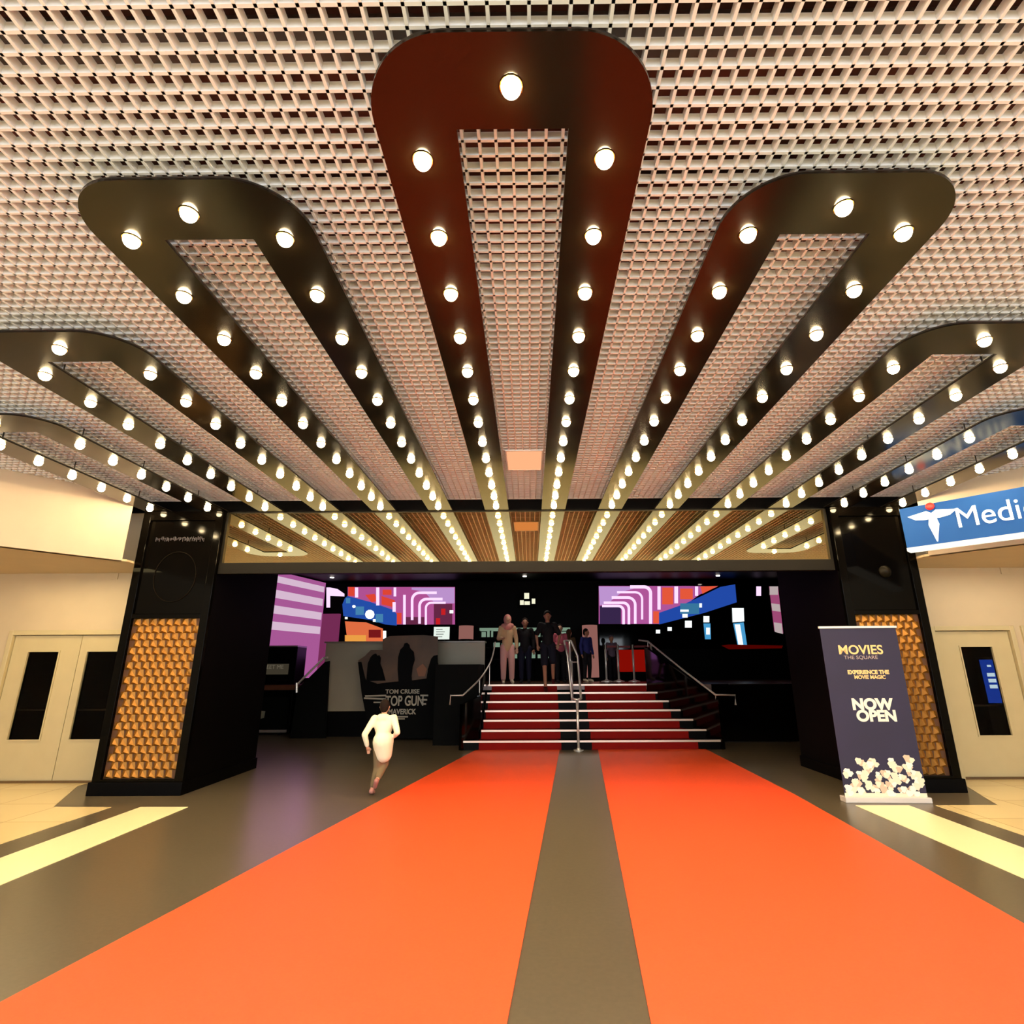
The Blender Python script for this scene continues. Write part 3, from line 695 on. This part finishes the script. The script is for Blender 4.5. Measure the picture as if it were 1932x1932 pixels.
# dark photo kiosk and poster at far left
kk = thing('ticket_kiosk', 'tall black kiosk with a grey top edge at the far left of the foyer', 'kiosk', (-6.55, 14.5, 0))
MB().box(-.55, 0, 0, .5, .6, 2.1).build('cabinet', M['black'], kk, bevel=.01)
MB().box(-.56, -.02, 2.1, .5, .6, 2.14).build('top_edge', mat('kiosk_grey', (110, 100, 92), .4), kk)
MB().box(-.5, -.015, 1.42, .32, 0, 1.68).build('display_panel', emis('dim_display', (62, 56, 44), .8), kk)
text('lettering', 'MEET ME', .14, emis('dim_letters', (104, 96, 80), .8), kk, (-.08, -.02, 1.6), ext=.002)
MB().box(-.5, -.02, 1.27, .3, 0, 1.285).build('shelf_edge', M['dim_steel'], kk)
po = thing('poster_board', 'low dark poster board with a pale figure at the far left, under the kiosk', 'poster', (-6.5, 14.2, 0))
MB().box(-.5, 0, .12, .5, .03, .86).build('board', M['jet'], po)
MB().box(-.52, -.03, .06, .5, .05, .12).build('base_bar', mat('bar_grey', (130, 122, 120), .4), po)
MB().slab_xz([(-.42, .18), (-.42, .5), (-.40, .78), (-.28, .8), (-.26, .6), (-.16, .56), (-.06, .55), (-.07, .4), (-.2, .36), (-.24, .2)], -.012, 0).build('pale_figure', mat('poster_pale', (120, 118, 104), .6), po)
for xx in (-.35, .35): MB().box(xx-.03, -.02, 0, xx+.03, .06, .06).build('foot', M['jet'], po)
# dark side ramp with its rail
rm = thing('ramp_rail', 'short inclined steel rail over a black side panel, left of the grey counter', 'handrail', (-5.2, 13.5, 0))
a_, b_2 = at(562, 1290, 13.5), at(611, 1241, 13.5)
MB().tube([(a_.x+5.2, 0, a_.z), (b_2.x+5.2, 0, b_2.z), (b_2.x+5.2+.1, .0, b_2.z)], .025, 10).build('rail', M['steel'], rm)
MB().tube([(a_.x+5.2-.02, -.02, a_.z+.02), (a_.x+5.2, -.02, a_.z-.2)], .03, 8).build('post', M['steel'], rm)
pp = [(at(560, 1300, 13.5).x+5.2, at(560, 1300, 13.5).z), (at(612, 1249, 13.5).x+5.2, at(612, 1249, 13.5).z), (at(620, 1247, 13.5).x+5.2, at(620, 1247, 13.5).z), (at(614, 1380, 13.5).x+5.2, 0), (at(548, 1380, 13.5).x+5.2, 0)]
MB().slab_xz(pp, .03, .1).build('side_panel', M['jet'], rm)

# back-of-foyer shop front (pale green lit shelves), pink cylinders, benches
sh = thing('lit_shelving', 'pale green lit shop shelving behind the people at the stair head', 'shelving', (-.2, YB-.35, ZP))
sf = emis('shelf_light', (118, 142, 122), .9)
a, b = at(905, 1185, 16.9), at(1077, 1240, 16.9)
zt = a.z-ZP; xa, xb = a.x+.2, b.x+.2
MB().box(xa, 0, zt-.08, xb, .3, zt).build('header', sf, sh)
fr = MB()
for u in (0, .12, .35, .62, .86, 1): fr.box(xa+(xb-xa)*u-.02, 0, 0, xa+(xb-xa)*u+.02, .3, zt-.08)
fr.build('upright', M['jet'], sh)
for k, zz in enumerate((.62, .95, 1.25)): MB().box(xa, .02, zz, xb, .3, zz+.03).build('shelf', M['dark_frame'], sh)
bx = MB()
r8 = random.Random(5)
for zz in (.65, .98, 1.28):
    x = xa+.06
    while x < xb-.15:
        w_ = r8.uniform(.08, .2)
        if r8.random() < .65: bx.box(x, .06, zz, x+w_, .2, zz+r8.uniform(.1, .2))
        x += w_+.05
bx.build('lit_goods', sf, sh)
MB().box(xa, .28, 0, xb, .3, zt).build('back_panel', M['jet'], sh)
for (x0, y0_, x1, y1_, lb) in ((866, 1181, 893, 1206, 'pinkish lit round drum at the counter end, left of the people'), (1098, 1180, 1130, 1262, 'tall pinkish lit drum right of the people at the stair head')):
    p, q_ = at(x0, y0_, 16.4), at(x1, y1_, 16.4); r_ = (q_.x-p.x)/2
    d = thing('lit_drum', lb, 'display', ((p.x+q_.x)/2, 16.4, ZP))
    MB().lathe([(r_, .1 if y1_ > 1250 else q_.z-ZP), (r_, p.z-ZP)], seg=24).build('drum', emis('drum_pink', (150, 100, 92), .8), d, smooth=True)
    MB().lathe([(r_*.9, 0), (r_*.9, .1 if y1_ > 1250 else q_.z-ZP)], seg=24).build('pedestal', M['black'], d)
be = thing('red_bench', 'glowing red bench behind the barrier posts, right of the stair head', 'bench', (3.1, 16.6, ZP))
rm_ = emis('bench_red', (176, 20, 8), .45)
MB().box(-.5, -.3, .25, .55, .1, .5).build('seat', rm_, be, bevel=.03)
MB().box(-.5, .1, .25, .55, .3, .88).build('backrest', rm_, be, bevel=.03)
MB().box(-.48, -.25, 0, .53, .25, .25).build('plinth', M['jet'], be)
# barrier posts
pos = [(2.07, 15.4), (2.42, 15.5), (2.82, 15.4), (3.33, 15.4)]
labs = ['leftmost steel barrier post on the platform', 'second steel barrier post from the left, in front of the far visitor', 'third steel barrier post, in front of the red bench', 'rightmost steel barrier post beside the right handrail']
for i, (xx, yy) in enumerate(pos):
    t = thing('barrier_post', labs[i], 'barrier', (xx, yy, ZP), 0, 'belt barrier posts on the platform')
    MB().lathe([(.16, 0), (.16, .015), (.06, .04), (.03, .06)], seg=18).build('base', M['steel'], t)
    MB().tube([(0, 0, .05), (0, 0, .9)], .028, 12).build('pole', M['steel'], t, smooth=True)
    MB().lathe([(.038, .86), (.038, .97), (.03, .98)], seg=14).build('belt_head', M['dim_steel'], t)
    if i < 3:
        nx = pos[i+1][0]-xx
        MB().box(.04, -.003+0, .9, nx-.04, .003, .95).build('belt', mat('belt_red', (120, 20, 20), .6), t)

# ------------------------------------------------------------------ people
SKIN = mat('skin', (150, 104, 78), .55); SKIN2 = mat('skin_fair', (190, 144, 116), .55)
def cap(mb, a, b, ra, rb, seg=12):
    a, b = Vector(a), Vector(b)
    mb.tube([a, b], [ra, rb], seg); mb.ball(a, ra, seg, 8); mb.ball(b, rb, seg, 8)
def remesh(mb, name, m, parent, vox=.012, smooth=4, fac=.5):
    o = mb.build('tmp', m)
    r = o.modifiers.new('r', 'REMESH'); r.mode = 'VOXEL'; r.voxel_size = vox
    s = o.modifiers.new('s', 'SMOOTH'); s.iterations = smooth; s.factor = fac
    dg = bpy.context.evaluated_depsgraph_get(); dg.update()
    me = bpy.data.meshes.new_from_object(o.evaluated_get(dg)); me.name = name
    bpy.data.objects.remove(o)
    for p in me.polygons: p.use_smooth = True
    me.materials.clear(); me.materials.append(m)
    ob = bpy.data.objects.new(name, me); COL.objects.link(ob); ob.parent = parent
    return ob
def hand(mb, wr, tip_dir, s, side):
    "palm, four bent fingers and a thumb"
    d = Vector(tip_dir).normalized(); u = Vector((side, 0, 0)); u = (u-d*u.dot(d)).normalized(); n = d.cross(u)
    pc = Vector(wr)+d*.045*s
    cap(mb, Vector(wr), Vector(wr)+d*.05*s, .026*s, .03*s, 8)
    cap(mb, pc-u*.02*s, pc+u*.02*s, .018*s, .018*s, 8)
    for i, (o, L) in enumerate(((-.027, .062), (-.009, .072), (.009, .076), (.027, .068))):
        a = pc+u*o*s+d*.03*s; b = a+d*L*.55*s+n*.004*s; c = b+d*L*.4*s+n*.018*s
        cap(mb, a, b, .0095*s, .009*s, 7); cap(mb, b, c, .009*s, .0075*s, 7)
    a = pc+u*.028*s-d*.01*s; b = a+u*.025*s+d*.03*s; cap(mb, a, b, .011*s, .0095*s, 7); cap(mb, b, b+d*.025*s, .0095*s, .008*s, 7)
def person(label, loc, rz, s, J, look, skin=SKIN, vox=.0105, clothes=None, hair=None):
    """J: joints in metres for a 1.7 m body facing -y (towards the camera): x is the person's side as seen"""
    t = thing('person', label, 'person', loc, rz)
    V = lambda k: Vector(J[k])*s
    mb = MB()
    pel, ch, nk, hd = V('pelvis'), V('chest'), V('neck'), V('head')
    mb.ball(pel, .15*s, 14, 9, (1.0, .72, .8)); mb.ball(ch, .16*s, 14, 9, (1.02, .68, 1.15))
    cap(mb, pel, ch, .115*s, .12*s, 14); cap(mb, ch+(nk-ch)*.6, hd-(hd-nk)*.2, .055*s, .05*s)
    mb.ball(hd, .105*s, 16, 12, (.80, .93, 1.12))
    f = Vector(look).normalized(); r = f.cross(Vector((0, 0, 1))).normalized(); up = r.cross(f)
    mb.ball(hd+f*.045*s-up*.055*s, .06*s, 12, 8, (.9, .9, .9))                       # jaw
    cap(mb, hd+f*.09*s+up*.005*s, hd+f*.112*s-up*.022*s, .010*s, .014*s, 7)           # nose
    for e in (-1, 1):
        mb.ball(hd+r*e*.088*s-up*.005*s, .022*s, 8, 6, (.5, .9, 1.3))                # ears
        mb.ball(hd+f*.088*s+r*e*.034*s+up*.018*s, .013*s, 8, 6)                      # brows and eyes
    cap(mb, hd+f*.092*s-up*.052*s-r*.018*s, hd+f*.092*s-up*.052*s+r*.018*s, .008*s, .008*s, 6)
    for e, n in ((-1, 'l'), (1, 'r')):
        sh_, el, ha = V('sh'+n), V('el'+n), V('ha'+n)
        cap(mb, ch+(nk-ch)*.45, sh_, .06*s, .055*s); cap(mb, sh_, el, .052*s, .04*s); cap(mb, el, ha, .04*s, .026*s)
        hand(mb, ha, ha-el, s, -e)
        hp, kn, an = V('hip'+n), V('kn'+n), V('an'+n)
        cap(mb, hp, kn, .088*s, .058*s); cap(mb, kn, an, .056*s, .036*s)
        toe = V('toe'+n); cap(mb, an+(an-kn).normalized()*.03*s, toe, .036*s, .03*s)
    remesh(mb, 'body', skin, t, vox)
    for nm, m, fn in (clothes or []):
        g = MB(); fn(g, V, s); remesh(g, nm, m, t, .0125, 4)
    if hair:
        g = MB(); hair[1](g, hd, f, r, up, s); remesh(g, 'hair' if len(hair) < 3 else hair[2], hair[0], t, .011, 3)
    return t
def J0(**k):
    d = dict(pelvis=(0, 0, .94), chest=(0, 0, 1.25), neck=(0, 0, 1.45), head=(0, -.015, 1.6),
             shl=(-.17, 0, 1.39), shr=(.17, 0, 1.39), ell=(-.23, .02, 1.12), elr=(.23, .02, 1.12), hal=(-.24, -.05, .88), har=(.24, -.05, .88),
             hipl=(-.09, 0, .9), hipr=(.09, 0, .9), knl=(-.1, -.02, .49), knr=(.1, -.02, .49), anl=(-.1, .01, .09), anr=(.1, .01, .09), toel=(-.11, -.14, .032), toer=(.11, -.14, .032))
    d.update(k); return d
def top(length=.0, sleeve=1.0, wide=.0):
    def fn(g, V, s):
        pel, ch, nk = V('pelvis'), V('chest'), V('neck')
        g.ball(ch, (.172+wide)*s, 14, 9, (1.02, .7, 1.1)); cap(g, pel+Vector((0, 0, .02)), ch, (.14+wide)*s, (.135+wide)*s, 14)
        g.ball(pel-Vector((0, 0, length*.3)), (.165+wide)*s, 14, 9, (1, .74, .6+length*2))
        cap(g, ch, nk-Vector((0, 0, .03)), .1*s, .062*s)
        for n in 'lr':
            sh_, el, ha = V('sh'+n), V('el'+n), V('ha'+n)
            cap(g, ch+(nk-ch)*.4, sh_, .075*s, .068*s)
            if sleeve <= .5: cap(g, sh_, sh_.lerp(el, sleeve*2), .068*s, .062*s)
            else: cap(g, sh_, el, .067*s, .056*s); cap(g, el, el.lerp(ha, .93), .056*s, .043*s)
    return fn
def trousers(frac=.95, wide=0):
    def fn(g, V, s):
        pel = V('pelvis'); g.ball(pel-Vector((0, 0, .02)), .162*s, 14, 9, (1, .76, .72))
        for n in 'lr':
            hp, kn, an = V('hip'+n), V('kn'+n), V('an'+n)
            if frac > .5: cap(g, hp, kn, (.102)*s, (.074+wide)*s); cap(g, kn, kn.lerp(an, (frac-.5)*2), (.074+wide)*s, (.056+wide)*s)
            else: cap(g, hp, hp.lerp(kn, frac*2), .102*s, .092*s)
    return fn
def shoes(g, V, s):
    for n in 'lr':
        an, toe, kn = V('an'+n), V('toe'+n), V('kn'+n); d = (an-kn).normalized()
        heel = an+d*.035*s+(an-toe).normalized()*.03*s
        cap(g, heel, toe, .046*s, .04*s); cap(g, an, heel, .044*s, .046*s)
def hair_short(g, hd, f, r, up, s):
    g.ball(hd-f*.018*s+up*.03*s, .108*s, 16, 10, (.86, .95, 1.02)); g.ball(hd-f*.04*s-up*.02*s, .09*s, 14, 9, (.9, .9, 1))
def hair_scarf(g, hd, f, r, up, s):
    g.ball(hd-f*.028*s+up*.014*s, .122*s, 16, 10, (.86, .9, 1.14)); cap(g, hd-up*.1*s-f*.02*s, hd-up*.2*s, .085*s, .12*s)
    cap(g, hd-up*.16*s+r*.1*s, hd-up*.16*s-r*.1*s, .075*s, .075*s)
def hair_long(g, hd, f, r, up, s):
    hair_short(g, hd, f, r, up, s); cap(g, hd-f*.06*s, hd-f*.07*s-up*.24*s, .085*s, .06*s)
C = lambda n, c: mat(n, c, .8, spec=.15)
blk = C('black_cloth', (22, 20, 22)); dk = C('dark_hair', (24, 14, 10))
shoe_d = C('dark_shoe', (30, 26, 26)); shoe_l = C('pale_shoe', (210, 190, 160))

# running child seen from behind (faces +y: away from the camera)
Jr = dict(pelvis=(.0, 0, .84), chest=(-.01, .05, 1.15), neck=(-.02, .08, 1.33), head=(-.03, .12, 1.48),
          shl=(-.19, .05, 1.28), shr=(.17, .05, 1.29), ell=(-.31, -.10, 1.02), elr=(.29, -.14, 1.06), hal=(-.27, -.02, .82), har=(.2, .06, .98),
          hipl=(-.07, 0, .8), hipr=(.07, 0, .8), knl=(-.07, .03, .46), knr=(.03, .14, .5), anl=(-.13, -.02, .10), anr=(-.02, -.16, .27), toel=(-.14, .11, .035), toer=(-.06, -.10, .16))
hood = C('white_hoodie', (236, 228, 200)); gtr = C('grey_joggers', (112, 98, 74))
def hoodie(g, V, s):
    top(.16, 1.0, .0)(g, V, s); nk = V('neck'); cap(g, nk+Vector((-.05, -.07, -.03))*s, nk+Vector((.05, -.07, -.03))*s, .07*s, .07*s)
    pel = V('pelvis'); cap(g, pel+Vector((.01, 0, .05))*s, pel-Vector((-.02, -.04, .16))*s, .19*s, .155*s, 16)
person('child in white hooded top and grey trousers running towards the foyer', (-1.93, 7.6, 0), 0, .715, Jr, (0, 1, -.15), SKIN2, vox=.0075,
       clothes=[('hooded_top', hood, hoodie), ('trousers', gtr, trousers(.9)), ('shoes', C('trainer', (170, 120, 110)), shoes)], hair=(dk, hair_short))
# visitors at the stair head
person('person in pink head scarf and pale pink trousers walking at the stair head', (-.58, 14.25, ZP), .15, .98,
       J0(hal=(-.16, -.2, 1.12), knr=(.1, -.1, .5), anr=(.1, -.12, .1), toer=(.11, -.27, .035)), (0, -1, 0), SKIN2,
       clothes=[('tunic', C('cream_tunic', (196, 160, 120)), top(.12, 1.0)), ('trousers', C('pink_trousers', (206, 150, 140)), trousers(.95, .012)), ('shoes', shoe_l, shoes)], hair=(C('pink_scarf', (196, 128, 118)), hair_scarf, 'head_scarf'))
person('person dressed all in black standing between the pink scarf and the tallest visitor', (-.13, 14.5, ZP), -.1, .95, J0(), (0.1, -1, 0), SKIN,
       clothes=[('coat', blk, top(.12, 1.0)), ('trousers', C('navy_trousers', (24, 24, 40)), trousers()), ('shoes', shoe_d, shoes)], hair=(dk, hair_short))
person('tallest visitor in black T-shirt and dark shorts stepping down onto the stairs', (.43, 13.55, ZP), .05, 1.0,
       J0(ell=(-.27, .05, 1.13), elr=(.3, .04, 1.14), hal=(-.25, -.02, .9), har=(.25, -.06, .93), knl=(-.1, -.2, .44), anl=(-.1, -.4, -.07), toel=(-.1, -.54, -.133), knr=(.11, -.08, .5), anr=(.12, .04, .1)), (0, -1, -.1), SKIN,
       clothes=[('t_shirt', blk, top(.04, .4)), ('shorts', C('dark_shorts', (26, 24, 34)), trousers(.46)), ('shoes', C('dark_red_shoe', (70, 16, 14)), shoes)], hair=(dk, hair_short))
person('person in a pink top and black trousers half hidden behind the tallest visitor', (.78, 14.6, ZP), .3, .86, J0(hal=(-.1, -.22, 1.1)), (-.3, -1, 0), SKIN2,
       clothes=[('top', C('pink_top', (190, 96, 110)), top(.02, .9)), ('trousers', blk, trousers()), ('shoes', shoe_d, shoes)], hair=(C('black_hair', (14, 10, 10)), hair_short))
person('person with long brown hair and a brown coat beside the central handrail', (1.13, 16.1, ZP), 2.6, .84, J0(), (0, -1, 0), SKIN2,
       clothes=[('coat', C('brown_coat', (92, 70, 46)), top(.16, 1.0)), ('trousers', blk, trousers()), ('shoes', shoe_d, shoes)], hair=(C('brown_hair', (70, 48, 28)), hair_long))
person('person in a navy blue jacket and black trousers right of the central handrail', (1.55, 15.4, ZP), .6, .82, J0(), (.5, -1, 0), SKIN,
       clothes=[('jacket', C('navy_jacket', (34, 38, 92)), top(.04, 1.0)), ('trousers', blk, trousers()), ('shoes', shoe_l, shoes)], hair=(dk, hair_short))
person('far visitor in a grey hooded top standing behind the barrier posts', (2.36, 16.2, ZP), .2, .74, J0(), (0, -1, 0), SKIN,
       clothes=[('hooded_top', C('grey_hoodie', (104, 88, 100)), top(.04, 1.0)), ('trousers', blk, trousers()), ('shoes', shoe_d, shoes)], hair=(C('grey_hood', (84, 76, 84)), hair_short))
